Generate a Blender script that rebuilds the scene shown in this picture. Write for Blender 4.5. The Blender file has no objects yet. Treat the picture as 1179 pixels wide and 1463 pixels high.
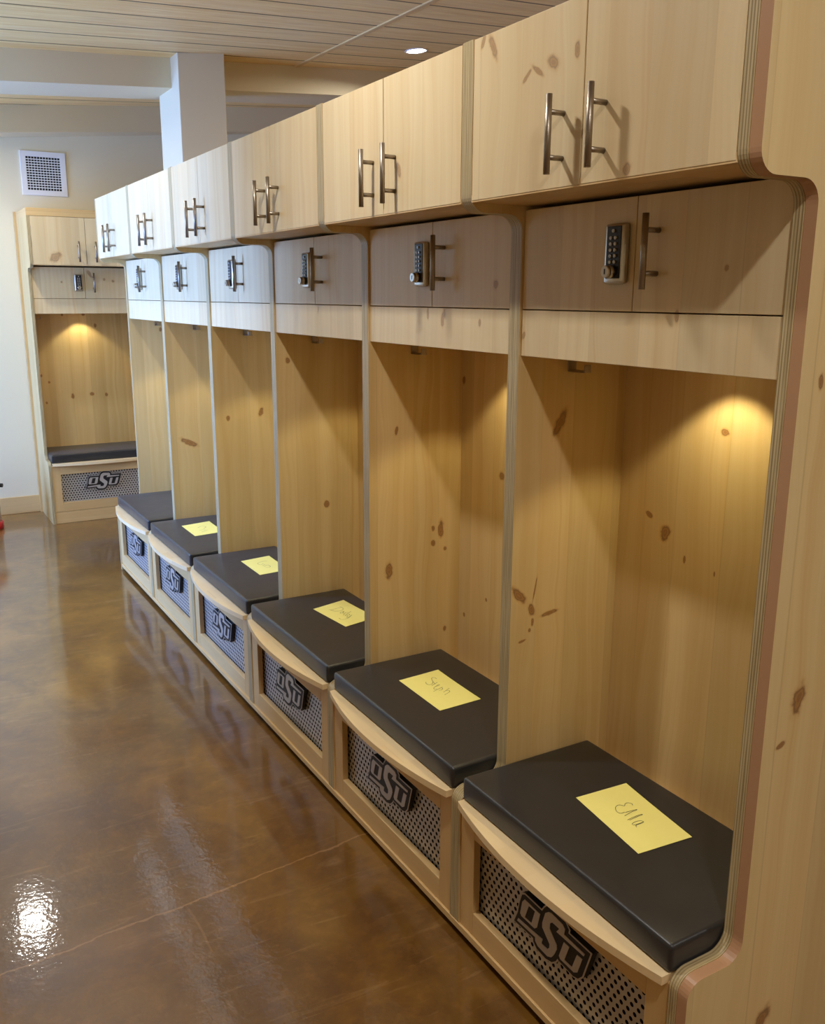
import bpy, bmesh, math, random
from mathutils import Vector, Matrix
random.seed(4)
S = bpy.context.scene
COL = S.collection
R = math.radians
PI = math.pi

# ------------------------------------------------------------------ objects
def link(name, me, parent=None, loc=(0, 0, 0)):
    o = bpy.data.objects.new(name, me)
    COL.objects.link(o)
    o.location = loc
    if parent: o.parent = parent
    return o

def tag(o, label=None, cat=None, group=None, kind=None):
    if label: o['label'] = label
    if cat: o['category'] = cat
    if group: o['group'] = group
    if kind: o['kind'] = kind
    return o

def empty(name, loc, rz=0.0):
    o = bpy.data.objects.new(name, None)
    o.empty_display_size = .1
    COL.objects.link(o)
    o.location = loc
    o.rotation_euler = (0, 0, rz)
    return o

class MB:
    """collects shapes with a material index, then becomes one mesh object"""
    def __init__(self): self.bm = bmesh.new()
    def _idx(self, faces, mi, smooth=False):
        for f in faces:
            f.material_index = mi; f.smooth = smooth
    def box(self, x0, x1, y0, y1, z0, z1, mi=0, bev=0.0, seg=2):
        b = bmesh.new()
        bmesh.ops.create_cube(b, size=1)
        for v in b.verts:
            v.co = Vector(((x0 + x1) / 2 + v.co.x * (x1 - x0), (y0 + y1) / 2 + v.co.y * (y1 - y0), (z0 + z1) / 2 + v.co.z * (z1 - z0)))
        if bev > 0:
            bmesh.ops.bevel(b, geom=b.edges[:], offset=bev, segments=seg, profile=.5, affect='EDGES', clamp_overlap=True)
        self.merge(b, mi, bev > 0.004)
        return self
    def merge(self, b, mi=None, smooth=False, keep=False):
        me = bpy.data.meshes.new('tmp')
        if not keep:
            for f in b.faces: f.material_index = mi; f.smooth = smooth
        b.to_mesh(me); b.free()
        self.bm.from_mesh(me)
        bpy.data.meshes.remove(me)
    def cyl(self, p, q, r, mi=0, n=16, r2=None, smooth=True):
        p = Vector(p); q = Vector(q); d = q - p
        b = bmesh.new()
        bmesh.ops.create_cone(b, cap_ends=True, segments=n, radius1=r, radius2=r if r2 is None else r2, depth=d.length)
        m = Matrix.Translation((p + q) / 2) @ d.to_track_quat('Z', 'Y').to_matrix().to_4x4()
        bmesh.ops.transform(b, matrix=m, verts=b.verts)
        for f in b.faces: f.material_index = mi; f.smooth = smooth and len(f.verts) == 4
        self.merge(b, keep=True)
        return self
    def lathe(self, prof, mi=0, n=32, c=(0, 0, 0)):
        b = bmesh.new()
        rings = []
        for r, z in prof:
            if r < 1e-6: rings.append([b.verts.new((c[0], c[1], c[2] + z))])
            else: rings.append([b.verts.new((c[0] + r * math.cos(2 * PI * k / n), c[1] + r * math.sin(2 * PI * k / n), c[2] + z)) for k in range(n)])
        for a, d in zip(rings, rings[1:]):
            for k in range(n):
                k2 = (k + 1) % n
                if len(a) == 1 and len(d) == 1: continue
                if len(a) == 1: b.faces.new((a[0], d[k2], d[k]))
                elif len(d) == 1: b.faces.new((a[k], a[k2], d[0]))
                else: b.faces.new((a[k], a[k2], d[k2], d[k]))
        bmesh.ops.recalc_face_normals(b, faces=b.faces)
        self.merge(b, mi, True)
        return self
    def prism(self, poly, h0, h1, axes=(0, 1, 2), mi_cap=0, mi_side=0, holes=()):
        """poly in 2D (u,v), extruded from h0 to h1; axes = which world axis u, v, h run along"""
        b = bmesh.new()
        def P(u, v, h):
            c = [0, 0, 0]; c[axes[0]] = u; c[axes[1]] = v; c[axes[2]] = h
            return Vector(c)
        loops = [poly] + list(holes)
        edges0 = []; edges1 = []; sides = []
        for lp in loops:
            a = [b.verts.new(P(u, v, h0)) for u, v in lp]
            d = [b.verts.new(P(u, v, h1)) for u, v in lp]
            n = len(lp)
            for k in range(n):
                k2 = (k + 1) % n
                sides.append(b.faces.new((a[k], a[k2], d[k2], d[k])))
        b.edges.ensure_lookup_table()
        for f in sides: f.material_index = mi_side
        for hh in (h0, h1):
            es = [e for e in b.edges if all(abs(v.co[axes[2]] - hh) < 1e-7 for v in e.verts)]
            res = bmesh.ops.triangle_fill(b, use_beauty=True, use_dissolve=False, edges=es)
            for g in res['geom']:
                if isinstance(g, bmesh.types.BMFace): g.material_index = mi_cap
        bmesh.ops.recalc_face_normals(b, faces=b.faces)
        self.merge(b, keep=True)
        return self
    def mesh(self, name, mats):
        me = bpy.data.meshes.new(name)
        bmesh.ops.recalc_face_normals(self.bm, faces=self.bm.faces)
        self.bm.to_mesh(me); self.bm.free()
        for m in (mats if isinstance(mats, (list, tuple)) else [mats]): me.materials.append(m)
        return me
    def build(self, name, mats, parent=None, loc=(0, 0, 0)):
        return link(name, self.mesh(name, mats), parent, loc)

# ------------------------------------------------------------------ materials
class NT:
    def __init__(self, name):
        self.m = bpy.data.materials.new(name); self.m.use_nodes = True
        self.t = self.m.node_tree; self.t.nodes.clear()
        self.out = self.n('ShaderNodeOutputMaterial')
        self.b = self.n('ShaderNodeBsdfPrincipled')
        self.l(self.b.outputs[0], self.out.inputs[0])
    def n(self, typ, **kw):
        x = self.t.nodes.new(typ)
        for k, v in kw.items(): setattr(x, k, v)
        return x
    def l(self, a, b): self.t.links.new(a, b)
    def put(self, sock, v):
        if hasattr(v, 'links'): self.l(v, sock)
        else: sock.default_value = v
    def math(self, op, a, b=0.0, c=None, clamp=False):
        x = self.n('ShaderNodeMath', operation=op, use_clamp=clamp)
        self.put(x.inputs[0], a); self.put(x.inputs[1], b)
        if c is not None: self.put(x.inputs[2], c)
        return x.outputs[0]
    def vmath(self, op, a, b=(0, 0, 0)):
        x = self.n('ShaderNodeVectorMath', operation=op)
        self.put(x.inputs[0], a); self.put(x.inputs[1], b)
        return x
    def mix(self, f, a, b, typ='MIX'):
        x = self.n('ShaderNodeMix', data_type='RGBA', blend_type=typ)
        self.put(x.inputs[0], f); self.put(x.inputs[6], a); self.put(x.inputs[7], b)
        return x.outputs[2]
    def fmix(self, f, a, b):
        x = self.n('ShaderNodeMix', data_type='FLOAT')
        self.put(x.inputs[0], f); self.put(x.inputs[2], a); self.put(x.inputs[3], b)
        return x.outputs[0]
    def noise(self, vec, scale=1, detail=2, rough=.5, dist=0):
        x = self.n('ShaderNodeTexNoise')
        self.put(x.inputs['Vector'], vec)
        x.inputs['Scale'].default_value = scale; x.inputs['Detail'].default_value = detail
        x.inputs['Roughness'].default_value = rough; x.inputs['Distortion'].default_value = dist
        return x.outputs['Fac']
    def ramp(self, f, stops):
        x = self.n('ShaderNodeValToRGB')
        self.put(x.inputs[0], f)
        e = x.color_ramp.elements
        while len(e) < len(stops): e.new(.5)
        for k, (p, c) in enumerate(stops):
            e[k].position = p
            e[k].color = (c[0], c[1], c[2], 1) if hasattr(c, '__len__') else (c, c, c, 1)
        return x.outputs[0]
    def xyz(self, v):
        x = self.n('ShaderNodeSeparateXYZ'); self.put(x.inputs[0], v); return x.outputs
    def comb(self, a, b, c):
        x = self.n('ShaderNodeCombineXYZ')
        self.put(x.inputs[0], a); self.put(x.inputs[1], b); self.put(x.inputs[2], c)
        return x.outputs[0]
    def set(self, **kw):
        for k, v in kw.items():
            self.put(self.b.inputs[k.replace('_', ' ')], v)
        return self
    def bump(self, h, strength=.1, dist=.01):
        x = self.n('ShaderNodeBump'); x.inputs['Strength'].default_value = strength; x.inputs['Distance'].default_value = dist
        self.put(x.inputs['Height'], h)
        self.l(x.outputs[0], self.b.inputs['Normal'])

def srgb(r, g, b):
    f = lambda c: ((c / 255) / 12.92) if c / 255 <= .04045 else ((c / 255 + .055) / 1.055) ** 2.4
    return (f(r), f(g), f(b))

def c4(c): return (c[0], c[1], c[2], 1)

def plain(name, col, rough=.5, metal=0.0, coat=0.0, bump=None):
    t = NT(name)
    t.set(Base_Color=c4(col), Roughness=rough, Metallic=metal)
    if coat: t.set(Coat_Weight=coat, Coat_Roughness=.1)
    if bump:
        g = t.n('ShaderNodeNewGeometry')
        t.bump(t.noise(g.outputs['Position'], bump[0], 3), bump[1], .002)
    return t.m

def pine(name, horiz=False, plank=.105, base=srgb(226, 201, 158), var=.16, knots=(), auto=.0, grain=.5, gloss=.42, ka_max=.85):
    """edge-glued knotty pine; the grain runs along z, or along the board when horiz"""
    t = NT(name)
    g = t.n('ShaderNodeNewGeometry')
    X, Y, Z = t.xyz(g.outputs['Position'])
    NX, NY, NZ = t.xyz(g.outputs['True Normal'])
    ax = t.math('GREATER_THAN', t.math('ABSOLUTE', NX), .5)
    az = t.math('GREATER_THAN', t.math('ABSOLUTE', NZ), .5)
    side = t.fmix(ax, X, Y)                       # the horizontal run of the face
    if horiz:
        u = t.fmix(az, Z, X); v = t.fmix(az, side, Y)
    else:
        u = t.fmix(az, side, X); v = t.fmix(az, Z, Y)
    other = t.fmix(ax, Y, X)
    seed = t.math('ADD', t.math('MULTIPLY', t.math('ROUND', t.math('MULTIPLY', other, 9.0)), 3.71), t.math('MULTIPLY', ax, 11.3))
    un = t.math('ADD', u, t.math('MULTIPLY', t.math('SINE', t.math('MULTIPLY', seed, 2.3)), .05))
    # board widths vary
    wob = t.math('MULTIPLY', t.math('SINE', t.math('MULTIPLY', un, 23.0)), .012)
    pu = t.math('DIVIDE', t.math('ADD', un, wob), plank)
    pid = t.math('FLOOR', pu)
    wn = t.n('ShaderNodeTexWhiteNoise', noise_dimensions='2D')
    t.l(t.comb(pid, seed, 0), wn.inputs['Vector'])
    rnd = wn.outputs['Value']
    rr, rg, rb = t.xyz(wn.outputs['Color'])
    off = t.math('MULTIPLY', rnd, 37.0)
    # grain: wide cathedral bands, fine lines, pores
    wv = t.comb(t.math('MULTIPLY', u, 1.0), t.math('MULTIPLY', v, .10), off)
    warp = t.noise(t.comb(t.math('MULTIPLY', u, 3.0), t.math('MULTIPLY', v, 1.1), off), 2.2, 2)
    uu = t.math('ADD', u, t.math('MULTIPLY', t.math('SUBTRACT', warp, .5), .07))
    broad = t.noise(t.comb(t.math('MULTIPLY', uu, 26.0), t.math('MULTIPLY', v, .55), off), 1.0, 3, .55)
    fine = t.noise(t.comb(t.math('MULTIPLY', uu, 170.0), t.math('MULTIPLY', v, 1.6), off), 1.0, 3, .6)
    streak = t.noise(t.comb(t.math('MULTIPLY', uu, 48.0), t.math('MULTIPLY', v, .35), off), 1.0, 2, .5)
    tone = t.math('ADD', t.math('MULTIPLY', t.math('SUBTRACT', rr, .5), var), 1.0)
    c = t.mix(t.math('MULTIPLY', t.ramp(broad, [(.38, 0), (.72, 1)]), grain), c4(base), c4((base[0] * .86, base[1] * .76, base[2] * .60)))
    c = t.mix(t.math('MULTIPLY', t.ramp(fine, [(.45, 0), (.8, 1)]), grain * .35), c, c4((base[0] * .80, base[1] * .68, base[2] * .50)))
    c = t.mix(t.math('MULTIPLY', t.ramp(streak, [(.60, 0), (.78, 1)]), grain * .75), c, c4((base[0] * .80, base[1] * .60, base[2] * .42)))
    pink = t.mix(t.math('MULTIPLY', rg, .35), (1, 1, 1, 1), (1.0, .90, .80, 1))
    c = t.mix(1.0, c, pink, 'MULTIPLY')
    vv = t.n('ShaderNodeVectorMath', operation='SCALE')
    t.l(c, vv.inputs[0]); t.l(tone, vv.inputs['Scale'])
    c = vv.outputs[0]
    # thin glue lines between boards
    fr = t.math('FRACT', pu)
    edge = t.math('MINIMUM', fr, t.math('SUBTRACT', 1.0, fr))
    c = t.mix(t.math('MULTIPLY', t.math('LESS_THAN', edge, .009), t.math('MULTIPLY', rb, .22)), c, c4((base[0] * .42, base[1] * .32, base[2] * .2)))
    # knots
    kd = None
    wobn = t.noise(g.outputs['Position'], 55, 2)
    for (p, r, rot) in knots:                    # p world centre, r radii across/along grain, rot tilt
        d = t.vmath('SUBTRACT', g.outputs['Position'], p).outputs[0]
        dx, dy, dz = t.xyz(d)
        s = t.fmix(ax, dx, dy); o = t.fmix(ax, dy, dx)
        ca, sa = math.cos(rot), math.sin(rot)
        r = (r[0] * .85, r[1] * .85)
        a = t.math('ADD', t.math('MULTIPLY', s, ca / r[0]), t.math('MULTIPLY', dz, sa / r[0]))
        b = t.math('ADD', t.math('MULTIPLY', s, -sa / r[1]), t.math('MULTIPLY', dz, ca / r[1]))
        k = t.vmath('LENGTH', t.comb(a, b, t.math('MULTIPLY', o, 60.0))).outputs['Value']
        kd = k if kd is None else t.math('MINIMUM', kd, k)
    if auto > 0:
        vo = t.n('ShaderNodeTexVoronoi', voronoi_dimensions='3D', feature='F1')
        t.l(t.comb(t.math('MULTIPLY', un, 7.5), t.math('MULTIPLY', v, 3.2), t.math('MULTIPLY', seed, 5.17)), vo.inputs['Vector'])
        vo.inputs['Scale'].default_value = 1.0
        cr, cg, cb = t.xyz(vo.outputs['Color'])
        has = t.math('LESS_THAN', cr, auto)
        rad = t.math('ADD', .035, t.math('MULTIPLY', cg, .06))
        k = t.math('DIVIDE', vo.outputs['Distance'], rad)
        k = t.math('ADD', k, t.math('MULTIPLY', t.math('SUBTRACT', 1.0, has), 50.0))
        kd = k if kd is None else t.math('MINIMUM', kd, k)
    if kd is not None:
        kk = t.math('MULTIPLY', t.math('ADD', kd, t.math('MULTIPLY', t.math('SUBTRACT', wobn, .5), 1.1)), .25)
        dark = srgb(130, 82, 40); mid = srgb(164, 112, 58); ring = srgb(98, 56, 26)
        kc = t.ramp(kk, [(0, mid), (.08, dark), (.15, mid), (.215, ring), (.25, srgb(150, 92, 44)), (.30, srgb(196, 150, 88)), (.42, srgb(222, 190, 132))])
        ka = t.ramp(kk, [(0, 1), (.20, .95), (.27, .6), (.36, .25), (.55, 0)])
        c = t.mix(t.math('MULTIPLY', ka, ka_max), c, kc)
    t.set(Base_Color=c, Roughness=gloss, Specular_IOR_Level=.4)
    t.bump(fine, .04, .002)
    return t.m

def ply(name, base=srgb(180, 162, 122)):
    """layered plywood edge: the veneers run along the profile, stacked across y (row) or x (turned unit)"""
    t = NT(name)
    tc = t.n('ShaderNodeTexCoord')
    X, Y, Z = t.xyz(tc.outputs['Object'])
    lay = t.math('MULTIPLY', Y, 50 * 7 * 1.0)
    st = t.math('ABSOLUTE', t.math('SUBTRACT', t.math('FRACT', t.math('MULTIPLY', lay, .5)), .5))
    n1 = t.noise(t.comb(t.math('MULTIPLY', Y, 260), t.math('MULTIPLY', X, 6), t.math('MULTIPLY', Z, 6)), 1, 3)
    f = t.math('ADD', t.math('MULTIPLY', st, 1.1), t.math('MULTIPLY', t.math('SUBTRACT', n1, .5), .9))
    c = t.ramp(f, [(.05, srgb(140, 120, 84)), (.3, base), (.55, srgb(202, 186, 146))])
    t.set(Base_Color=c, Roughness=.45)
    return t.m

M = {}
near_knots = []
# --- knots the photo shows, by the surface they sit on (world metres)
K_left = [((.251, .72, 1.311), (.013, .036), -.45), ((.186, .72, .852), (.010, .016), .3), ((.194, .72, .905), (.0025, .034), -.18), ((.190, .72, .82), (.005, .012), 0), ((.182, .72, .800), (.004, .005), 0), ((.243, .72, .835), (.03, .006), .15), ((.16, .72, .775), (.012, .004), .2), ((.146, .72, .895), (.012, .030), .75),
          ((.190, 1.46, .755), (.014, .028), 0), ((.383, 1.46, .869), (.011, .032), 0), ((.354, 1.46, .873), (.007, .010), 0), ((.354, 1.46, .823), (.009, .010), 0), ((.40, 1.46, .80), (.007, .008), .4), ((.218, 1.46, 1.202), (.006, .016), -.2), ((.402, 1.46, .52), (.007, .009), 0),
          ((.318, 2.2, .81), (.013, .015), 0), ((.170, 2.2, 1.372), (.010, .012), 0), ((.183, 2.94, 1.069), (.010, .012), 0), ((.339, 2.94, 1.091), (.012, .02), -.3), ((.216, 3.68, .856), (.05, .016), -.45), ((.30, 4.42, 1.41), (.010, .012), 0)]
K_back = [((.457, .559, 1.05), (.016, .022), .6), ((.457, .402, 1.316), (.012, .009), 0), ((.457, .492, 1.0), (.004, .010), 0), ((.457, .614, 1.085), (.012, .008), .5), ((.457, .40, .99), (.003, .007), 0),
          ((.457, 1.45, 1.347), (.009, .013), 0), ((.457, 1.234, 1.075), (.014, .014), 0), ((.457, 1.426, .57), (.006, .008), 0), ((.457, 1.30, .66), (.006, .006), 0),
          ((-.12, 6.246, 1.10), (.006, .010), 0), ((-.11, 6.246, 1.02), (.008, .012), 0), ((-.06, 6.246, .97), (.009, .010), 0), ((-.09, 6.246, .82), (.008, .010), 0), ((.10, 6.246, .86), (.012, .020), 0), ((.24, 6.246, .87), (.017, .014), 0), ((.345, 6.246, .86), (.012, .014), 0), ((.07, 6.246, 1.46), (.008, .010), 0), ((.30, 6.246, 1.38), (.010, .016), 0), ((.22, 6.246, 1.46), (.012, .008), 0)]
K_front = [((-.017, .685, 2.105), (.006, .016), .4), ((-.017, .650, 2.085), (.009, .030), -.5), ((-.017, .537, 2.012), (.005, .018), .9), ((-.017, .505, 2.016), (.005, .022), -1.0), ((-.017, .458, 2.02), (.012, .020), -1.0), ((-.017, .392, 2.028), (.008, .014), 0), ((-.017, .25, 1.815), (.010, .012), .6),
           ((.127, .825, 1.633), (.010, .012), 0), ((.127, 1.057, 1.548), (.008, .020), 0), ((.127, .888, 1.542), (.006, .010), 0), ((.127, 1.13, 1.56), (.006, .016), 0), ((.127, .147, 1.654), (.005, .006), 0), ((.127, .253, 1.572), (.006, .012), 0), ((.127, .71, 1.52), (.006, .010), .5),
           ((-.017, 1.035, 1.9), (.010, .024), -.4), ((.07, 5.774, 1.675), (.007, .009), 0), ((.32, 5.92, 1.71), (.009, .010), 0), ((.38, 5.92, 1.70), (.010, .010), 0), ((.22, 5.92, 1.75), (.012, .03), .5), ((.03, 5.92, 1.69), (.007, .008), 0), ((-.02, 5.774, 1.85), (.030, .045), -.9)]
K_end = [((.207, -.022, .912), (.017, .032), -.25), ((.174, -.022, 1.473), (.006, .014), 0), ((.202, -.022, .239), (.018, .03), -.5), ((.17, -.022, .83), (.012, .006), .3)]

M['side'] = pine('knotty pine side', base=srgb(216, 193, 143), plank=.115, knots=K_left, var=.14, grain=.68)
M['back'] = pine('knotty pine back', base=srgb(215, 191, 143), plank=.125, knots=K_back, var=.22, grain=.66)
M['front'] = pine('knotty pine front', base=srgb(224, 206, 168), plank=.12, knots=K_front, var=.13, grain=.52, ka_max=.62)
M['end'] = pine('knotty pine end', base=srgb(224, 203, 154), plank=.15, knots=K_end, var=.12)
M['inner'] = pine('pine inner', base=srgb(222, 194, 146), plank=.12)
M['rail'] = pine('pine rail', True, plank=.30, base=srgb(217, 186, 134), var=.08, auto=.10, grain=.38)
M['seat'] = pine('pale seat board', True, plank=.30, base=srgb(238, 216, 174), var=.06, grain=.30)
M['ply'] = ply('plywood edge')
M['cherry'] = plain('cherry edge band', srgb(182, 140, 106), .4)
M['steel'] = plain('brushed steel', srgb(160, 150, 138), .40, 1.0)
M['nickel'] = plain('satin nickel', srgb(196, 190, 180), .28, 1.0)
M['black'] = plain('black plastic', srgb(22, 20, 20), .4)
M['button'] = plain('grey button', srgb(188, 188, 186), .35, .3)
M['toe'] = plain('dark toe space', srgb(58, 38, 28), .6)
M['logo_black'] = plain('logo black', srgb(20, 15, 15), .5)
M['logo_silver'] = plain('logo brushed silver', srgb(204, 200, 196), .40, .55)
M['white'] = plain('white enamel', srgb(236, 236, 238), .4)
M['dark'] = plain('dark duct', srgb(18, 18, 20), .8)
M['red'] = plain('red plastic', srgb(186, 30, 34), .35)
M['tape'] = plain('blue masking tape', srgb(58, 84, 150), .7)
M['ink'] = plain('pencil ink', srgb(66, 68, 62), .6)
M['faint_ink'] = plain('faint ink', srgb(196, 192, 130), .7)
M['mid_ink'] = plain('light ink', srgb(150, 150, 100), .7)
M['wall'] = plain('painted wall', srgb(230, 220, 192), .75, bump=(180, .06))
M['beam'] = plain('painted beam', srgb(220, 206, 174), .75, bump=(180, .06))
M['window_frame'] = plain('window frame', srgb(210, 206, 198), .5)

def make_paper():
    t = NT('yellow paper')
    g = t.n('ShaderNodeNewGeometry')
    n = t.noise(g.outputs['Position'], 60, 3)
    t.set(Base_Color=t.mix(n, c4(srgb(250, 243, 150)), c4(srgb(246, 238, 142))), Roughness=.7)
    return t.m
M['paper'] = make_paper()

def make_vinyl():
    t = NT('black vinyl')
    g = t.n('ShaderNodeNewGeometry')
    n = t.noise(g.outputs['Position'], 14, 4, .6)
    m = t.noise(g.outputs['Position'], 900, 2)
    t.set(Base_Color=t.mix(n, c4(srgb(32, 33, 36)), c4(srgb(42, 42, 45))), Roughness=t.fmix(n, .32, .42), Specular_IOR_Level=.6, Sheen_Weight=.07, Sheen_Roughness=.45)
    t.bump(t.math('ADD', t.math('MULTIPLY', m, .06), t.noise(g.outputs['Position'], 9, 2)), .10, .004)
    return t.m
M['vinyl'] = make_vinyl()

def make_perf():
    """perforated steel: staggered round holes"""
    t = NT('perforated steel')
    tc = t.n('ShaderNodeTexCoord')
    X, Y, Z = t.xyz(tc.outputs['Object'])
    P = .0193; Q = .01665
    row = t.math('DIVIDE', Z, Q); ri = t.math('ROUND', row)
    sh = t.math('MULTIPLY', t.math('MODULO', t.math('ABSOLUTE', ri), 2.0), .5)
    cx = t.math('ADD', t.math('DIVIDE', Y, P), sh)
    dy = t.math('MULTIPLY', t.math('SUBTRACT', cx, t.math('ROUND', cx)), P)
    dz = t.math('MULTIPLY', t.math('SUBTRACT', row, ri), Q)
    d = t.math('SQRT', t.math('ADD', t.math('MULTIPLY', dy, dy), t.math('MULTIPLY', dz, dz)))
    hole = t.math('LESS_THAN', d, .0050)
    t.set(Base_Color=t.mix(hole, c4(srgb(206, 203, 200)), (.004, .004, .004, 1)), Metallic=t.math('MULTIPLY', t.math('SUBTRACT', 1.0, hole), .6), Roughness=t.fmix(hole, .38, .9), Specular_IOR_Level=t.fmix(hole, .5, 0.0))
    return t.m
M['perf'] = make_perf()

HEAD = .153           # heading of the ceiling boards off the wall's line
SLOPE = .0967         # the ceiling rises towards +x
Z0 = 2.859
def ceil_z(x): return Z0 + SLOPE * x

def make_ceiling():
    t = NT('tongue and groove ceiling')
    g = t.n('ShaderNodeNewGeometry')
    X, Y, Z = t.xyz(g.outputs['Position'])
    k = t.math('SUBTRACT', Y, t.math('MULTIPLY', X, HEAD))
    al = t.math('ADD', X, t.math('MULTIPLY', Y, HEAD))
    pu = t.math('DIVIDE', t.math('SUBTRACT', k, 4.321), .217)
    pid = t.math('FLOOR', pu); fr = t.math('FRACT', pu)
    e = t.math('MINIMUM', fr, t.math('SUBTRACT', 1.0, fr))
    wn = t.n('ShaderNodeTexWhiteNoise', noise_dimensions='1D'); t.l(pid, wn.inputs['W'])
    off = t.math('MULTIPLY', wn.outputs['Value'], 31.0)
    n1 = t.noise(t.comb(t.math('MULTIPLY', al, 1.6), t.math('MULTIPLY', k, 28), off), 1, 4, .6)
    n2 = t.noise(t.comb(t.math('MULTIPLY', al, 5), t.math('MULTIPLY', k, 130), off), 1, 3, .6)
    n3 = t.noise(t.comb(t.math('MULTIPLY', al, 3), t.math('MULTIPLY', k, 9), off), 1, 2, .6)
    c = t.mix(t.ramp(n1, [(.35, 0), (.7, 1)]), c4(srgb(250, 224, 164)), c4(srgb(234, 197, 132)))
    c = t.mix(t.math('MULTIPLY', t.ramp(n2, [(.45, 0), (.75, 1)]), .5), c, c4(srgb(206, 164, 108)))
    c = t.mix(t.math('MULTIPLY', t.ramp(n3, [(.5, 0), (.8, 1)]), .35), c, c4(srgb(224, 202, 166)))
    v = t.n('ShaderNodeVectorMath', operation='SCALE'); t.l(c, v.inputs[0])
    t.l(t.math('ADD', .92, t.math('MULTIPLY', wn.outputs['Value'], .14)), v.inputs['Scale'])
    groove = t.ramp(e, [(0, 1), (.022, 1), (.035, 0)])
    c = t.mix(groove, v.outputs[0], c4(srgb(92, 64, 38)))
    t.set(Base_Color=c, Roughness=.5)
    t.bump(t.math('SUBTRACT', n2, t.math('MULTIPLY', groove, 4.0)), .15, .004)
    return t.m
M['ceiling'] = make_ceiling()

def make_floor():
    t = NT('stained polished concrete')
    g = t.n('ShaderNodeNewGeometry')
    P = g.outputs['Position']
    X, Y, Z = t.xyz(P)
    a = t.noise(P, 1.1, 5, .6, .8); b = t.noise(P, 4.5, 5, .65, .6); c_ = t.noise(P, 26, 4, .65); s = t.noise(t.comb(t.math('MULTIPLY', X, 2.0), t.math('MULTIPLY', Y, 14), 0), 1.4, 5, .7, 1.2)
    c = t.ramp(a, [(.28, srgb(84, 54, 10)), (.5, srgb(116, 79, 20)), (.72, srgb(142, 100, 34))])
    c = t.mix(t.math('MULTIPLY', t.ramp(b, [(.4, 0), (.68, 1)]), .70), c, c4(srgb(78, 45, 12)))
    c = t.mix(t.math('MULTIPLY', t.ramp(c_, [(.5, 0), (.75, 1)]), .30), c, c4(srgb(150, 104, 46)))
    c = t.mix(t.math('MULTIPLY', t.ramp(s, [(.58, 0), (.74, 1)]), .32), c, c4(srgb(176, 140, 96)))
    w = t.noise(P, 38, 3)
    w2 = t.noise(P, 7, 3)
    line = t.math('SUBTRACT', Y, t.math('ADD', 1.243, t.math('MULTIPLY', X, .084)))
    line = t.math('ADD', line, t.math('ADD', t.math('MULTIPLY', t.math('SUBTRACT', w, .5), .014), t.math('MULTIPLY', t.math('SUBTRACT', w2, .5), .03)))
    m1 = t.math('LESS_THAN', t.math('ABSOLUTE', line), t.math('MULTIPLY', w, .0065))
    br = t.math('ADD', t.math('SUBTRACT', X, -.583), t.math('MULTIPLY', t.math('SUBTRACT', w2, .5), .02))
    m2 = t.math('MULTIPLY', t.math('LESS_THAN', t.math('ABSOLUTE', br), .003), t.math('MULTIPLY', t.math('GREATER_THAN', Y, .98), t.math('LESS_THAN', Y, 1.17)))
    c = t.mix(t.math('MULTIPLY', t.math('MAXIMUM', m1, t.math('MULTIPLY', m2, .5)), .32), c, c4(srgb(196, 152, 104)))
    t.set(Base_Color=c, Roughness=.38, Specular_IOR_Level=.5, Coat_Weight=1.0, Coat_Roughness=t.fmix(b, .03, .09))
    h = t.math('ADD', t.noise(P, 75, 2), t.math('MULTIPLY', t.noise(P, 12, 2), 2.0))
    t.bump(t.math('SUBTRACT', h, t.math('MULTIPLY', m1, 3.0)),   .08, .004)
    t.l(t.b.inputs['Normal'].links[0].from_socket, t.b.inputs['Coat Normal'])
    return t.m
M['floor'] = make_floor()

def make_light(name, col, e):
    t = NT(name)
    t.set(Base_Color=(1, 1, 1, 1), Emission_Color=(col[0], col[1], col[2], 1), Emission_Strength=e)
    return t.m
M['lens'] = make_light('lit downlight lens', (1, .95, .90), 22.0)
M['puck'] = make_light('lit puck lens', (1, .74, .40), 6.0)

def make_glass():
    t = NT('window glass')
    tr = t.n('ShaderNodeBsdfTransparent'); gl = t.n('ShaderNodeBsdfGlossy'); gl.inputs['Roughness'].default_value = .02
    mx = t.n('ShaderNodeMixShader'); mx.inputs[0].default_value = .06
    t.l(tr.outputs[0], mx.inputs[1]); t.l(gl.outputs[0], mx.inputs[2])
    t.t.nodes.remove(t.b); t.l(mx.outputs[0], t.out.inputs[0])
    return t.m
M['glass'] = make_glass()

# ------------------------------------------------------------------ room
XL, XR, YN, YB = -2.7, 4.4, -4.2, 6.276
def struct(o): o['kind'] = 'structure'; return o

struct(MB().box(XL - .2, XR + .2, YN - .2, YB + .2, -.1, 0).build('floor', M['floor']))
def ceiling():
    b = bmesh.new()
    pts = [(XL - .2, YN - .2), (XR + .2, YN - .2), (XR + .2, YB + .2), (XL - .2, YB + .2)]
    lo = [b.verts.new((x, y, ceil_z(x))) for x, y in pts]
    hi = [b.verts.new((x, y, ceil_z(x) + .12)) for x, y in pts]
    b.faces.new(lo); b.faces.new(hi[::-1])
    for k in range(4): b.faces.new((lo[k], lo[(k + 1) % 4], hi[(k + 1) % 4], hi[k]))
    m = MB(); m.merge(b, 0)
    return m.build('ceiling', M['ceiling'])
struct(ceiling())
struct(MB().box(XL - .2, XR + .2, YB, YB + .2, 0, 3.45).build('wall_back', M['wall']))
struct(MB().box(XL - .2, XR + .2, YN - .2, YN, 0, 3.45).build('wall_front', M['wall']))
struct(MB().box(XR, XR + .2, YN, YB, 0, 3.45).build('wall_right', M['wall']))
WINDOWS = [(2.75, 3.95, .95, 2.15), (4.60, 6.05, .12, 2.15)]
w = MB(); yy = YN
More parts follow.
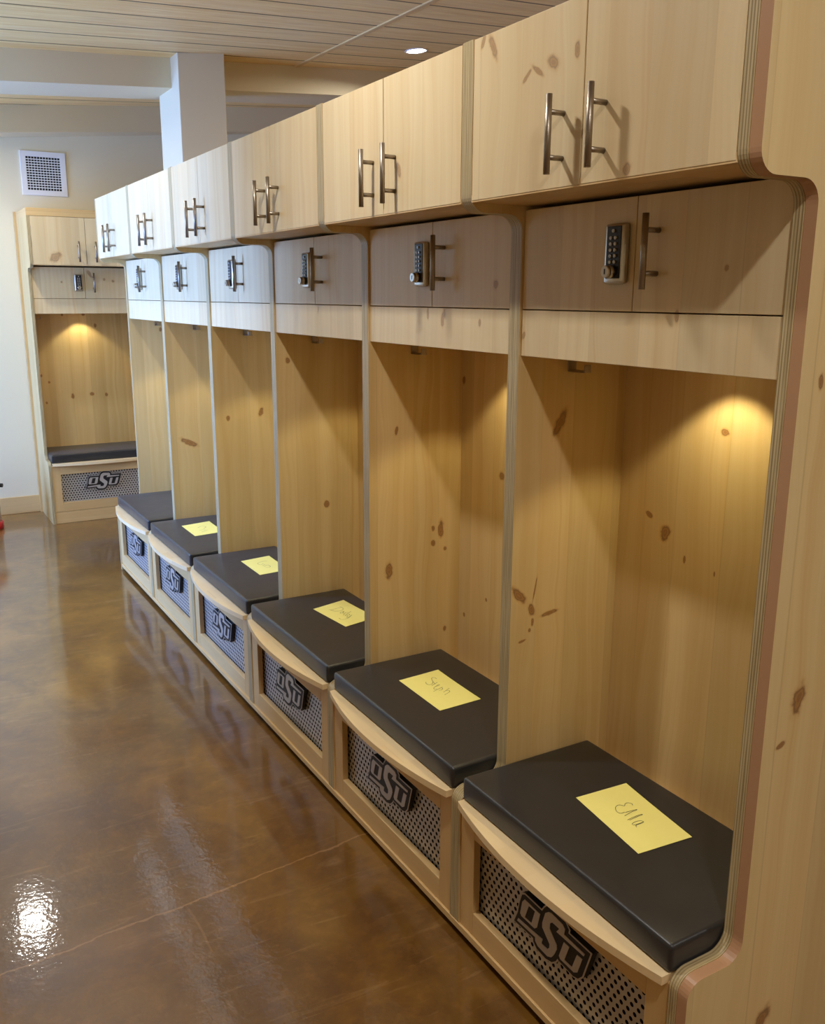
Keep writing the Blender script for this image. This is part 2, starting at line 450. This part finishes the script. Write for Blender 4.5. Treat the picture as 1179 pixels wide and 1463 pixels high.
for (y0, y1, z0, z1) in WINDOWS:
    w.box(XL - .2, XL, yy, y0, 0, 3.2); w.box(XL - .2, XL, y0, y1, 0, z0); w.box(XL - .2, XL, y0, y1, z1, 3.2); yy = y1
w.box(XL - .2, XL, yy, YB, 0, 3.2)
struct(w.build('wall_left', M['wall']))
struct(MB().box(XL, -1.0, 2.50, 2.62, 0, 2.66).build('wall_light_blocker', M['wall']))  # unseen wall, added to keep window daylight off the near lockers
struct(MB().box(XL, -1.5, 4.22, 4.34, 0, 2.62).build('wall_light_blocker_far', M['wall']))  # unseen short wall, added to hold the second window's daylight to the far end
for k, (y0, y1, z0, z1) in enumerate(WINDOWS):
    win = empty('window_%d' % (k + 1), (XL - .1, (y0 + y1) / 2, z0)); struct(win)
    hw = (y1 - y0) / 2; hh = z1 - z0
    f = MB()
    f.box(-.04, .04, -hw, -hw + .06, 0, hh); f.box(-.04, .04, hw - .06, hw, 0, hh); f.box(-.04, .04, -hw + .06, hw - .06, 0, .06); f.box(-.04, .04, -hw + .06, hw - .06, hh - .06, hh); f.box(-.03, .03, -.03, .03, .06, hh - .06)
    f.build('window_frame', M['window_frame'], win)
    MB().box(-.006, .006, -hw + .06, hw - .06, .06, hh - .06).build('pane', M['glass'], win)

struct(MB().box(XL, -.20, YB - .018, YB, 0, .128, bev=.003).build('baseboard_back', M['rail']))

def beam(name, y0, head, drop, depth, x0=XL, x1=XR):
    """follows the slope of the ceiling; front face at y0 + head*x"""
    b = bmesh.new()
    ring = []
    for x in (x0, x1):
        y = y0 + head * x
        ye = depth if callable(depth) is False and depth > 3 else y + depth
        z = ceil_z(x)
        ring.append([b.verts.new(p) for p in ((x, y, z + .06), (x, y, z - drop), (x, ye, z - drop), (x, ye, z + .06))])
    for k in range(4): b.faces.new((ring[0][k], ring[0][(k + 1) % 4], ring[1][(k + 1) % 4], ring[1][k]))
    b.faces.new(ring[0]); b.faces.new(ring[1][::-1])
    m = MB(); m.merge(b, 0)
    return struct(m.build(name, M['beam']))
beam('beam_front', 4.462, HEAD, .157, .36)
beam('beam_back', 6.055, .06, .174, 6.28)
struct(MB().box(.476, .746, 4.40, 4.80, 0, 2.97, bev=.004).build('column', M['beam']))
# batten over the end joints of the ceiling boards
def batten():
    b = bmesh.new()
    prof = []
    for (x, y) in ((1.300, 4.68), (1.395, 2.5)):
        prof.append([b.verts.new((x + dx, y, ceil_z(x + dx) + dz)) for dx, dz in ((-.016, .002), (-.016, -.007), (.016, -.007), (.016, .002))])
    for k in range(4): b.faces.new((prof[0][k], prof[0][(k + 1) % 4], prof[1][(k + 1) % 4], prof[1][k]))
    b.faces.new(prof[0]); b.faces.new(prof[1][::-1])
    m = MB(); m.merge(b, 0)
    return m.build('trim_1', M['rail'])
struct(batten())

# ------------------------------------------------------------------ locker
W = .74; T = .02; F = -.015; XM = .122; XB = .457; D = .477
def arc(cx, cz, r, a0, a1, n=8):
    return [(cx + r * math.cos(R(a0 + (a1 - a0) * k / n)), cz + r * math.sin(R(a0 + (a1 - a0) * k / n))) for k in range(n + 1)]
def profile(notch=False, up=0.0):
    p = [(F + .034, 0.0), (F + .034, .0415), (F, .0415)] if notch else [(F, 0.0)]
    p += arc(F + .036, .372 + up, .036, 180, 90)              # shoulder of the bench
    p += arc(XM - .040, .448 + up, .040, 270, 360)            # hollow into the upright
    p += arc(XM - .036, 1.744, .036, 0, 90)              # round under the top cabinet
    p += arc(F + .036, 1.816, .036, 270, 180)
    p += [(F, 2.116), (D, 2.116), (D, 0.0)]
    return p
def side_mesh(notch=False, up=0.0, mats=None):
    return MB().prism(profile(notch, up), 0, T, (0, 2, 1), 0, 1).mesh('side_panel', mats or [M['side'], M['ply']])

SIL = [[-0.1169, -0.0113], [-0.1066, 0.0136], [-0.1011, 0.0427], [-0.0946, 0.0632], [-0.0881, 0.0671], [-0.0275, 0.0656], [-0.0194, 0.0796], [-0.0111, 0.0894], [0.0018, 0.0935], [0.042, 0.0896], [0.0528, 0.08], [0.0513, 0.0695], [0.1173, 0.0689], [0.0989, 0.0077], [0.0891, -0.004], [0.076, -0.008], [0.0315, -0.0047], [0.0253, -0.0014], [0.018, -0.0148], [0.0072, -0.0244], [-0.011, -0.0294], [-0.0399, -0.0269], [-0.0499, -0.0189], [-0.0515, -0.0095]]
LO = [[-0.0872, 0.0619], [-0.0322, 0.0604], [-0.0414, 0.0207], [-0.0495, 0.013], [-0.0959, 0.013], [-0.1017, 0.0184], [-0.0956, 0.0501]]
LOH = [[-0.0716, 0.0538], [-0.0515, 0.0544], [-0.0616, 0.0201], [-0.0829, 0.0197]]
LS = [[0.1092, 0.063], [0.106, 0.0548], [0.0369, 0.0536], [0.0191, 0.0532], [0.0276, 0.0657], [0.0073, 0.0658], [0.0006, 0.0596], [0.0002, 0.0471], [0.0247, 0.0246], [0.0252, 0.0139], [0.0175, -0.004], [0.009, -0.0165], [-0.0042, -0.0232], [-0.0369, -0.0211], [-0.0465, -0.0139], [-0.0471, -0.0058], [-0.1111, -0.0071], [-0.1074, 0.0023], [-0.0209, 0.0074], [-0.0236, -0.0046], [-0.0053, -0.0043], [0.0002, 0.0026], [0.0003, 0.0106], [-0.0253, 0.0337], [-0.0257, 0.0457], [-0.0173, 0.0741], [-0.0065, 0.0837], [0.0038, 0.0867], [0.0391, 0.0846], [0.0476, 0.0779], [0.0454, 0.0648]]
LU = [[0.0441, 0.0467], [0.0632, 0.047], [0.0502, 0.0081], [0.072, 0.0078], [0.0849, 0.0461], [0.1029, 0.047], [0.0898, 0.0059], [0.079, -0.0016], [0.0356, -0.0011], [0.0309, 0.0047]]
def offset(poly, d):
    n = len(poly); out = []
    A = sum(poly[k][0] * poly[(k + 1) % n][1] - poly[(k + 1) % n][0] * poly[k][1] for k in range(n))
    s = 1 if A > 0 else -1
    for k in range(n):
        p0, p, p2 = Vector(poly[k - 1]), Vector(poly[k]), Vector(poly[(k + 1) % n])
        e1 = (p - p0).normalized(); e2 = (p2 - p).normalized()
        n1 = Vector((e1.y, -e1.x)) * s; n2 = Vector((e2.y, -e2.x)) * s
        m = n1 + n2
        if m.length < 1e-4: m = n1
        m.normalize()
        c = max(.45, m.dot(n1))
        out.append(tuple(p + m * d / c))
    return out
def logo_mesh():
    k = 1.06; zc = .208; yc = .37
    tr = lambda poly: [(yc - u * k, zc + v * k - .002) for u, v in poly]
    m = MB()
    XF = .014
    m.prism(tr(offset(SIL, .0068)), XF - .003, XF - .0170, (1, 2, 0), 0, 0)          # deep black body
    m.prism(tr(offset(SIL, .0068)), XF - .0170, XF - .0185, (1, 2, 0), 1, 1)         # silver edge line
    m.prism(tr(offset(SIL, .0034)), XF - .0185, XF - .0195, (1, 2, 0), 0, 0)         # black field
    m.prism(tr(offset(LO, -.0008)), XF - .0195, XF - .0205, (1, 2, 0), 1, 1, holes=[tr(offset(LOH, .0008))])
    m.prism(tr(offset(LS, -.0008)), XF - .0195, XF - .0207, (1, 2, 0), 1, 1)
    m.prism(tr(offset(LU, -.0008)), XF - .0195, XF - .0205, (1, 2, 0), 1, 1)
    return m.mesh('logo', [M['logo_black'], M['logo_silver']])

def handle_mesh(y, z0, z1, xface):
    m = MB(); xb = xface - .035
    m.cyl((xb, y, z0), (xb, y, z1), .0062, n=20)
    zc = (z0 + z1) / 2
    for s in (-1, 1): m.cyl((xface, y, zc + s * .0385), (xb, y, zc + s * .0385), .0050, n=14)
    return m.mesh('handle', M['steel'])

def hook_mesh():
    m = MB(); y = W - T
    m.box(.268, .292, y - .003, y, 1.433, 1.500, bev=.001)
    m.box(.268, .292, y - .038, y, 1.433, 1.437, bev=.001)
    b = bmesh.new()
    m.box(.268, .292, y - .055, y - .036, 1.4335, 1.4375)
    m.box(.271, .289, y - .058, y - .054, 1.4335, 1.452, bev=.001)
    return m.mesh('coat_hook', M['steel'])

def seat_board_mesh():
    y0, y1 = T + .007, W - T - .007
    pts = []
    n = 24
    for k in range(n + 1):
        s = k / n
        pts.append((F - .012 - .043 * (1 - (2 * s - 1) ** 2), y0 + (y1 - y0) * s))
    poly = pts + [(XB, y1), (XB, y0)]
    m = MB().prism(poly, .376, .394, (0, 1, 2), 0, 0)
    return m.mesh('seat_board', M['seat'])

def build_locker():
    root = empty('locker', (0, 0, 0))
    P = lambda name, me: link(name, me, root)
    sm = side_mesh(True)
    P('side_panel', sm)
    o = P('side_panel', sm); o.location = (0, W - T, 0)
    P('back_panel', MB().box(XB, D, T, W - T, .045, 2.116).mesh('back_panel', M['back']))
    P('seat_board', seat_board_mesh())
    # front frame of the bench
    m = MB(); fx0, fx1 = F + .004, F + .024
    m2 = MB()
    m2.box(fx0, fx1, .079, W - .079, .0415, .105, 0, .0015); m2.box(fx0, fx1, .079, W - .079, .310, .376, 0, .0015)
    fr = P('bench_frame', m2.mesh('bench_frame', M['rail']))
    for y0, y1 in ((T, .079), (W - .079, W - T)):
        link('stile', MB().box(fx0, fx1, y0, y1, .0415, .376, 0, .0015).mesh('stile', M['front_plain']), fr)
    pf = P('perforated_panel', MB().box(.014, .0165, .06, W - .06, .09, .33).mesh('perforated_panel', M['perf']))
    link('logo', logo_mesh(), pf)
    # upper cabinet
    P('top_panel', MB().box(F + .02, XB, T, W - T, 2.100, 2.116).mesh('top_panel', M['inner']))
    P('cabinet_floor', MB().box(F + .001, XB, T, W - T, 1.799, 1.8015 + .012).mesh('cabinet_floor', M['inner']))
    P('lockbox_floor', MB().box(XM + .028, XB, T, W - T, 1.503, 1.576).mesh('lockbox_floor', M['inner']))
    P('valance', MB().box(XM + .006, XM + .025, T, W - T, 1.474, 1.5755, 0, .001).mesh('valance', M['front']))
    mid = W / 2
    for (y0, y1, hy) in ((mid + .0015, W - T - .002, .423), (T + .002, mid - .0015, .311)):
        d = P('cabinet_door', MB().box(F, F + .019, y0, y1, 1.802, 2.114, 0, .001).mesh('cabinet_door', M['front']))
        link('handle', handle_mesh(hy, 1.822, 1.958, F), d)
    XD = XM + .006
    P('lockbox_door', MB().box(XD, XD + .019, mid + .0012, W - T - .0015, 1.578, 1.790, 0, .001).mesh('lockbox_door', M['front']))
    d = P('lockbox_door', MB().box(XD, XD + .019, T + .0015, mid - .0012, 1.578, 1.790, 0, .001).mesh('lockbox_door', M['front']))
    link('handle', handle_mesh(.311, 1.619, 1.754, XD), d)
    # push-button lock
    lk = P('keypad_lock', MB().box(XD - .016, XD, .384, .440, 1.630, 1.743, 0, .006, 3).mesh('keypad_lock', M['nickel']))
    link('keypad', MB().box(XD - .0175, XD - .014, .392, .432, 1.640, 1.738, 0, .0015).mesh('keypad', M['black']), lk)
    bm = MB().cyl((XD - .0205, 0, 0), (XD - .0165, 0, 0), .0033, n=12).mesh('button', M['button'])
    for (yy, zz) in [(.412, 1.729)] + [(.412 + s * .0052 * 1.0 + s * .001, 1.716 - .0112 * k) for k in range(5) for s in (-1, 1)]:
        o = link('button', bm, lk); o.location = (0, yy, zz)
    kb = MB(); kb.cyl((XD - .016, .413, 1.653), (XD - .030, .413, 1.653), .0125, n=24); kb.cyl((XD - .030, .413, 1.653), (XD - .036, .413, 1.653), .0125, n=24, r2=.0105); kb.box(XD - .0365, XD - .0355, .4115, .4145, 1.648, 1.658, 1)
    link('knob', kb.mesh('knob', [M['nickel'], M['black']]), lk)
    P('coat_hook', hook_mesh())
    pk = MB(); pk.lathe([(0, 0), (.034, 0), (.034, -.012), (.026, -.014)], 0, 24, (.352, .37, 1.503)); pk.lathe([(.026, -.0135), (0, -.0135)], 1, 24, (.352, .37, 1.503))
    P('puck_light', pk.mesh('puck_light', [M['nickel'], M['puck']]))
    return root

M['front_plain'] = pine('pine stile', False, plank=.30, base=srgb(217, 186, 134), var=.08, grain=.38)

def kids(o): return [c for c in bpy.data.objects if c.parent == o]
def copy_tree(o, parent=None):
    c = o.copy(); COL.objects.link(c); c.parent = parent
    for ch in kids(o): copy_tree(ch, c)
    return c

GROUP = 'lockers in the row'
proto = build_locker()
row_labels = [
    'nearest and largest pine locker of the row, its bay lit by a bright warm spot',
    'pine locker second from the near end, a dark knot on its right lock door',
    'pine locker third from the near end, two lockers nearer than the row middle',
    'pine locker fourth from the near end, its lock doors washed blue by daylight',
    'pine locker fifth from the near end, next to last in the row',
    'farthest pine locker of the row, its bench cushion bare of any note',
]
row_labels[2] = 'third pine locker from the near end of the row, small round knots inside its bay'
lockers = []
for k in range(6):
    o = proto if k == 0 else copy_tree(proto)
    o.location = (0, k * W, 0)
    tag(o, row_labels[k], 'locker', GROUP)
    lockers.append(o)
back = copy_tree(proto)
LIFT = .045
full = side_mesh(); raised = side_mesh(False, LIFT)
for o in kids(lockers[5]) + kids(back):
    if o.name.startswith('side_panel') and (o.location.y > .1 or o.parent == back): o.data = raised if o.parent == back else full
for o in kids(back):
    if o.name.split('.')[0] in ('seat_board', 'bench_frame', 'perforated_panel'): o.location.z += LIFT
back.location = (.555, 5.789, 0); back.rotation_euler = (0, 0, R(90))
tag(back, 'separate pine locker standing against the back wall beyond the row, facing the aisle', 'locker')
MB().box(F + .02, D - .03, -.0, T, 2.116, 2.166).bm.free()
m = MB(); m.box(F, F + .019, 0, W, 2.116, 2.166, 0, .001); m.box(F + .019, D, W - T, W, 2.116, 2.166)
m.build('crown_board', M['rail'], back)
MB().box(D - .03, D + .006, W, W + .016, 0, 2.17).build('scribe_strip', M['front_plain'], back)

# finished end panel at the near end of the row
ep = MB().prism(profile(), -.024, -.0015, (0, 2, 1), 0, 1).build('end_panel', [M['end'], M['cherry']])
tag(ep, 'knotty pine finished end panel with reddish edge, closing the near end of the locker row', 'panel')

# base board along the foot of the row
m = MB().box(F - .002, F + .016, 0.0, 6 * W - T - .012, .022, .0405, 0, .001)
tag(m.build('base_board', M['rail']), 'long pine base board along the foot of the locker row', 'base board')
tag(MB().box(F + .018, F + .030, .001, 6 * W - T - .001, 0, .04).build('toe_kick', M['toe']), 'dark recessed toe kick under the base board of the locker row', 'toe kick')
m = MB().box(F + .004, F + .02, T + .001, W - T - .001, 0.001, .0395 + LIFT, 0, .001)
o = m.build('toe_board', M['rail']); o.parent = back

# ------------------------------------------------------------------ cushions
def cushion_mesh():
    x0, x1, y0, y1, z0, z1 = F + .003, .388, T + .003, W - T - .003, .3945, .4545
    b = bmesh.new()
    bmesh.ops.create_cube(b, size=1)
    for v in b.verts: v.co = Vector(((x0 + x1) / 2 + v.co.x * (x1 - x0), (y0 + y1) / 2 + v.co.y * (y1 - y0), (z0 + z1) / 2 + v.co.z * (z1 - z0)))
    bmesh.ops.bevel(b, geom=b.edges[:], offset=.010, segments=4, profile=.55, affect='EDGES')
    bmesh.ops.subdivide_edges(b, edges=[e for e in b.edges if e.calc_length() > .1], cuts=9, use_grid_fill=True)
    for v in b.verts:
        if v.co.z > z1 - .002:
            u = (v.co.x - x0) / (x1 - x0); w_ = (v.co.y - y0) / (y1 - y0)
            v.co.z += .002 * (max(0, u * (1 - u) * 4) * max(0, w_ * (1 - w_) * 4)) ** .5
    m = MB(); m.merge(b, 0, True)
    return m.mesh('seat_cushion', M['vinyl'])
cm = cushion_mesh()
c_labels = ['black seat cushion on the nearest locker bench, the largest one in view',
            'black seat cushion on the second locker bench from the near end',
            'black seat cushion on the third locker bench from the near end',
            'black seat cushion on the fourth locker bench from the near end',
            'black seat cushion on the fifth bench, just before the one without a note',
            'black seat cushion without a note, on the farthest bench of the row']
for k in range(6):
    c = link('seat_cushion', cm); c.location = (0, k * W, 0)
    tag(c, c_labels[k], 'cushion', 'seat cushions on the locker benches')
c = link('seat_cushion', cm); c.location = (back.location.x, back.location.y, LIFT); c.rotation_euler = (0, 0, R(90))
tag(c, 'black seat cushion on the separate locker by the back wall', 'cushion')

# ------------------------------------------------------------------ notes
ELLA = [[[0.2569, 0.4079], [0.2599, 0.4145], [0.2543, 0.4209], [0.246, 0.4209], [0.2382, 0.4155], [0.232, 0.4237], [0.2224, 0.424], [0.214, 0.4184], [0.2069, 0.4071], [0.2076, 0.3991], [0.2123, 0.3954], [0.2207, 0.3956]], [[0.2207, 0.3935], [0.237, 0.3922], [0.2512, 0.3903], [0.2508, 0.3885], [0.236, 0.3882], [0.2101, 0.3842]], [[0.2042, 0.3684], [0.2202, 0.3700], [0.2392, 0.3704], [0.2485, 0.3694], [0.2477, 0.3674], [0.2339, 0.3674], [0.2173, 0.3664], [0.207, 0.3655]], [[0.231, 0.3448], [0.2275, 0.3513], [0.2187, 0.3539], [0.2088, 0.3537], [0.2014, 0.3506], [0.2035, 0.3465], [0.2151, 0.3451], [0.2304, 0.3442], [0.2183, 0.3433], [0.2056, 0.3429], [0.202, 0.3372]]]
STEPH = [[[0.2368, 1.2404], [0.2358, 1.251], [0.2284, 1.2538], [0.222, 1.2467], [0.2155, 1.2291], [0.206, 1.217], [0.1948, 1.2156], [0.1906, 1.2257], [0.1958, 1.2368]], [[0.1979, 1.2062], [0.226, 1.2181]], [[0.2168, 1.2283], [0.2121, 1.21]], [[0.2064, 1.1959], [0.2189, 1.1971], [0.2197, 1.2022], [0.2064, 1.1959], [0.1947, 1.1889], [0.1915, 1.1804], [0.2003, 1.1789]], [[0.1807, 1.1684], [0.2213, 1.1819]], [[0.2132, 1.1783], [0.2173, 1.1746], [0.2084, 1.166], [0.199, 1.1674]], [[0.2034, 1.1487], [0.2347, 1.1647]], [[0.2178, 1.1553], [0.2252, 1.1497], [0.2191, 1.1411], [0.1974, 1.1322]]]
DARBY = [[[0.222, 1.974], [0.246, 1.978], [0.270, 1.980]], [[0.268, 1.990], [0.271, 1.972], [0.262, 1.953], [0.243, 1.949], [0.228, 1.958], [0.220, 1.982]], [[0.2557, 1.9375], [0.2461, 1.9354], [0.2379, 1.9236], [0.2438, 1.9232], [0.26, 1.9388], [0.2452, 1.915]], [[0.2382, 1.8991], [0.2586, 1.9208], [0.2663, 1.9164]], [[0.2416, 1.8935], [0.2823, 1.9239]], [[0.2515, 1.8989], [0.2629, 1.8998], [0.2572, 1.8883], [0.2419, 1.8918]], [[0.2511, 1.8881], [0.2398, 1.8726], [0.244, 1.8688], [0.2678, 1.8874], [0.2385, 1.8626], [0.2133, 1.8603], [0.2115, 1.8815]]]
N4 = [[[0.2517, 2.6961], [0.2394, 2.7031], [0.2134, 2.694], [0.2014, 2.682], [0.2057, 2.6609], [0.2238, 2.6693]], [[0.208, 2.6411], [0.2255, 2.6544]], [[0.2097, 2.6263], [0.2327, 2.641], [0.2324, 2.6089], [0.2099, 2.6079]]]
N5 = [[[0.1643, 3.4291], [0.193, 3.452], [0.2061, 3.4251], [0.1847, 3.3984]], [[0.1563, 3.3761], [0.1925, 3.3824]], [[0.1571, 3.338], [0.1956, 3.3654]]]
def smooth_line(pts, n=5):
    P = [Vector(p) for p in pts]
    if len(P) < 3: return P
    Q = [P[0]] + P + [P[-1]]
    out = []
    for k in range(1, len(Q) - 2):
        a, b, c, d = Q[k - 1:k + 3]
        for j in range(n):
            t = j / n
            out.append(.5 * ((2 * b) + (c - a) * t + (2 * a - 5 * b + 4 * c - d) * t * t + (3 * b - a - 3 * c + d) * t ** 3))
    return out + [P[-1]]
def note(corner_a, corner_b, corner_d, strokes, ink, wd, label):
    a, b, d = Vector(corner_a), Vector(corner_b), Vector(corner_d)
    c = (b + d) / 2
    o3 = Vector((c.x, c.y, .4568))
    bm = bmesh.new()
    n = 14
    ex, ey = b - a, d - a
    def lift(p):
        i = (p - (a - c)).dot(ex) / ex.length_squared; j = (p - (a - c)).dot(ey) / ey.length_squared
        return .0008 + .0022 * max(0, 1 - j * 1.6) ** 2 * i
    grids = []
    for dz in (0, -.0004):
        g = [[bm.verts.new((*(a + ex * (i / n) + ey * (j / n) - c), lift(a + ex * (i / n) + ey * (j / n) - c) + dz)) for j in range(n + 1)] for i in range(n + 1)]
        for i in range(n):
            for j in range(n): bm.faces.new((g[i][j], g[i + 1][j], g[i + 1][j + 1], g[i][j + 1]))
        grids.append(g)
    rim = lambda g: [g[i][0] for i in range(n)] + [g[n][j] for j in range(n)] + [g[i][n] for i in range(n, 0, -1)] + [g[0][j] for j in range(n, 0, -1)]
    r0, r1 = rim(grids[0]), rim(grids[1])
    for k in range(len(r0)):
        k2 = (k + 1) % len(r0); bm.faces.new((r0[k], r0[k2], r1[k2], r1[k]))
    m = MB(); m.merge(bm, 0, False)
    o = m.build('paper_note', M['paper'], None, o3)
    tag(o, label, 'note', 'yellow paper notes on the cushions')
    bm = bmesh.new()
    for st in strokes:
        P = smooth_line(st)
        prev = None
        for k, p in enumerate(P):
            t = (P[min(k + 1, len(P) - 1)] - P[max(k - 1, 0)])
            if t.length < 1e-7: continue
            t.normalize(); nn = Vector((-t.y, t.x)) * wd
            q = p - c
            zz = lift(q) + .0004
            cur = [bm.verts.new((q.x + nn.x, q.y + nn.y, zz)), bm.verts.new((q.x - nn.x, q.y - nn.y, zz))]
            if prev: bm.faces.new((prev[0], prev[1], cur[1], cur[0]))
            prev = cur
    m = MB(); m.merge(bm, 0)
    m.build('handwriting', ink, o)
    return o
note((.165, .500), (.311, .487), (.135, .262), ELLA, M['ink'], .00065, 'yellow paper note with dark cursive handwriting, on the nearest black cushion')
note((.131, 1.290), (.276, 1.296), (.130, 1.050), STEPH, M['ink'], .0006, 'yellow paper note with handwriting, on the second black cushion from the near end')
note((.170, 2.018), (.312, 2.050), (.194, 1.789), DARBY, M['mid_ink'], .0008, 'yellow paper note with pale handwriting, on the third black cushion from the near end')
note((.151, 2.756), (.289, 2.769), (.151, 2.521), N4, M['faint_ink'], .0014, 'yellow paper note, its writing barely visible, on the fourth cushion from the near end')
note((.105, 3.509), (.257, 3.528), (.104, 3.276), N5, M['faint_ink'], .0016, 'yellow paper note farthest from the camera, beside the cushion without a note')

# scrap of blue tape on the nearest perforated panel
tp = MB().box(.0128, .0139, .395, .452, .283, .309).build('tape_scrap', M['tape'])
tag(tp, 'scrap of blue masking tape above the logo on the nearest perforated bench panel', 'tape')

# ------------------------------------------------------------------ air vent
v = empty('air_vent', (.031, YB, 2.292))
tag(v, 'white square air vent grille high on the back wall', 'vent')
VW = .152; VH = .296
m = MB()
for s in (-1, 1): m.box(s * VW - .019 * (1 + s), s * VW + .019 * (1 - s), -.012, 0, 0, VH, 0, .002)
m.box(-VW + .036, VW - .036, -.012, 0, 0, .036, 0, .002); m.box(-VW + .036, VW - .036, -.012, 0, VH - .036, VH, 0, .002)
m.build('vent_frame', M['white'], v)
MB().box(-VW + .03, VW - .03, -.003, -.0005, .03, VH - .03).build('duct', M['dark'], v)
z0, z1 = .036, VH - .036
for k in range(1, 13):
    zz = z0 + (z1 - z0) * k / 13
    o = MB().box(-VW + .034, VW - .034, -.0105, -.004, -.0028, .0028).build('slat', M['white'], v, (0, 0, zz))
for k in range(1, 12):
    xx = -VW + .036 + (2 * VW - .072) * k / 12
    MB().box(-.0016, .0016, -.0065, -.0035, z0, z1).build('vane', M['white'], v, (xx, 0, 0))

# ------------------------------------------------------------------ canister at the edge of the frame
cn = empty('canister', (-.628, 5.88, 0))
tag(cn, 'white and red canister on the floor near the back wall, cut off by the frame', 'canister')
MB().lathe([(0, 0), (.122, 0), (.128, .008), (.128, .045), (.120, .052), (0, .052)], 0, 40).build('base_ring', M['red'], cn)
MB().lathe([(0, .052), (.116, .052), (.116, .300), (.110, .310), (0, .310)], 0, 40).build('body', M['white'], cn)
MB().lathe([(0, .310), (.122, .310), (.124, .335), (.118, .39), (.08, .43), (.03, .445), (0, .446)], 0, 40).build('lid', M['red'], cn)
MB().cyl((.085, -.07, .318), (.134, -.10, .318), .014, n=16).build('latch', M['black'], cn)

# ------------------------------------------------------------------ lamps
def downlight(x, y, label, first=None, power=1.0):
    z = ceil_z(x)
    if first is None:
        r = empty('ceiling_light', (x, y, z))
        MB().lathe([(.058, .004), (.070, .002), (.071, -.004), (.066, -.006), (.056, -.004), (.056, .004)], 0, 36).build('trim_ring', M['white'], r)
        MB().lathe([(0, -.0075), (.040, -.0070), (.056, -.0035), (.056, .003)], 0, 36).build('lens', M['lens'], r)
    else:
        r = copy_tree(first); r.location = (x, y, z)
    r.rotation_euler = (0, -math.atan(SLOPE), 0)
    tag(r, label, 'ceiling light', 'recessed ceiling lights')
    L = bpy.data.lights.new('ceiling_lamp', 'AREA')
    L.shape = 'DISK'; L.size = .11; L.energy = DOWN * power; L.color = (1, .96, .89); L.spread = R(165)
    lo = bpy.data.objects.new('ceiling_lamp', L); COL.objects.link(lo)
    lo.location = (x, y, z - .016)
    return r
DOWN = 15.5
d0 = downlight(1.865, 4.16, 'round recessed ceiling light glowing above the middle of the locker row')
d_l = ['recessed ceiling light over the aisle behind the viewer', 'recessed ceiling light over the aisle in front of the second locker', 'recessed ceiling light over the aisle in front of the fifth locker', 'recessed ceiling light between the two ceiling beams over the aisle']
for (x, y), lb in zip(((-.62, -.95), (-.62, 1.13), (-.62, 3.2), (-.62, 5.28)), d_l): downlight(x, y, lb, d0, 1.0 if y < 2 else .55 if y < 4 else .85)
downlight(-.62, -3.03, 'unseen ceiling light added farthest behind the viewer to brighten the end panel', d0)  # unseen lamp continuing the aisle row, added to brighten the end panel
for (x, y), lb in zip(((1.865, 2.05), (1.865, -.05), (1.865, -2.15), (3.6, 3.1)), ('recessed ceiling light behind the third locker', 'recessed ceiling light behind the nearest locker', 'unseen ceiling light added to brighten the finished end panel', 'recessed ceiling light by the right wall')): downlight(x, y, lb, d0)  # the one beyond the end panel is unseen, added to brighten that panel

def puck(loc):
    L = bpy.data.lights.new('puck_lamp', 'SPOT')
    L.energy = 6.0; L.color = (1, .85, .46); L.spot_size = R(104); L.spot_blend = .30; L.shadow_soft_size = .022
    o = bpy.data.objects.new('puck_lamp', L); COL.objects.link(o); o.location = loc
for k in range(6): puck((.352, k * W + .37, 1.484))
puck((.555 - .37, 5.789 + .352, 1.484))

# daylight at the window
for (y0, y1, z0, z1), e in zip(WINDOWS, (195, 175)):
    L = bpy.data.lights.new('daylight', 'AREA'); L.shape = 'RECTANGLE'; L.size = y1 - y0 - .1; L.size_y = z1 - z0 - .1
    L.energy = e; L.color = (.21, .41, 1.0)
    o = bpy.data.objects.new('daylight', L); COL.objects.link(o)
    o.location = (XL - .22, (y0 + y1) / 2, (z0 + z1) / 2); o.rotation_euler = (R(90), 0, R(-90))
wd = bpy.data.worlds.new('sky'); S.world = wd; wd.use_nodes = True
bg = wd.node_tree.nodes['Background']; bg.inputs[0].default_value = (.40, .60, 1, 1); bg.inputs[1].default_value = 1.5

# ------------------------------------------------------------------ camera
cam = bpy.data.cameras.new('camera'); co = bpy.data.objects.new('camera', cam); COL.objects.link(co)
fw = Vector((0.49021978, 0.84022829, -0.23173474)); rt = Vector((0.86421785, -0.50310156, 0.00404133)); up = Vector((0.11319047, 0.20225044, 0.97277062))
m = Matrix((rt, up, -fw)).transposed().to_4x4(); m.translation = Vector((-1.1399, -.9668, 1.606))
co.matrix_world = m
cam.sensor_fit = 'HORIZONTAL'; cam.sensor_width = 36.0; cam.lens = 36.0 * 1296.46 / 1179.0
cam.clip_start = .05
S.camera = co
S.view_settings.view_transform = 'Standard'; S.view_settings.look = 'None'; S.view_settings.exposure = 0.0; S.view_settings.gamma = 1.0
try: S.view_settings.use_curve_mapping = False
except Exception: pass
S.cycles.use_denoising = True
S.cycles.max_bounces = 8; S.cycles.diffuse_bounces = 5; S.cycles.glossy_bounces = 4
S.cycles.caustics_reflective = False; S.cycles.caustics_refractive = False
S.cycles.sample_clamp_indirect = 6.0
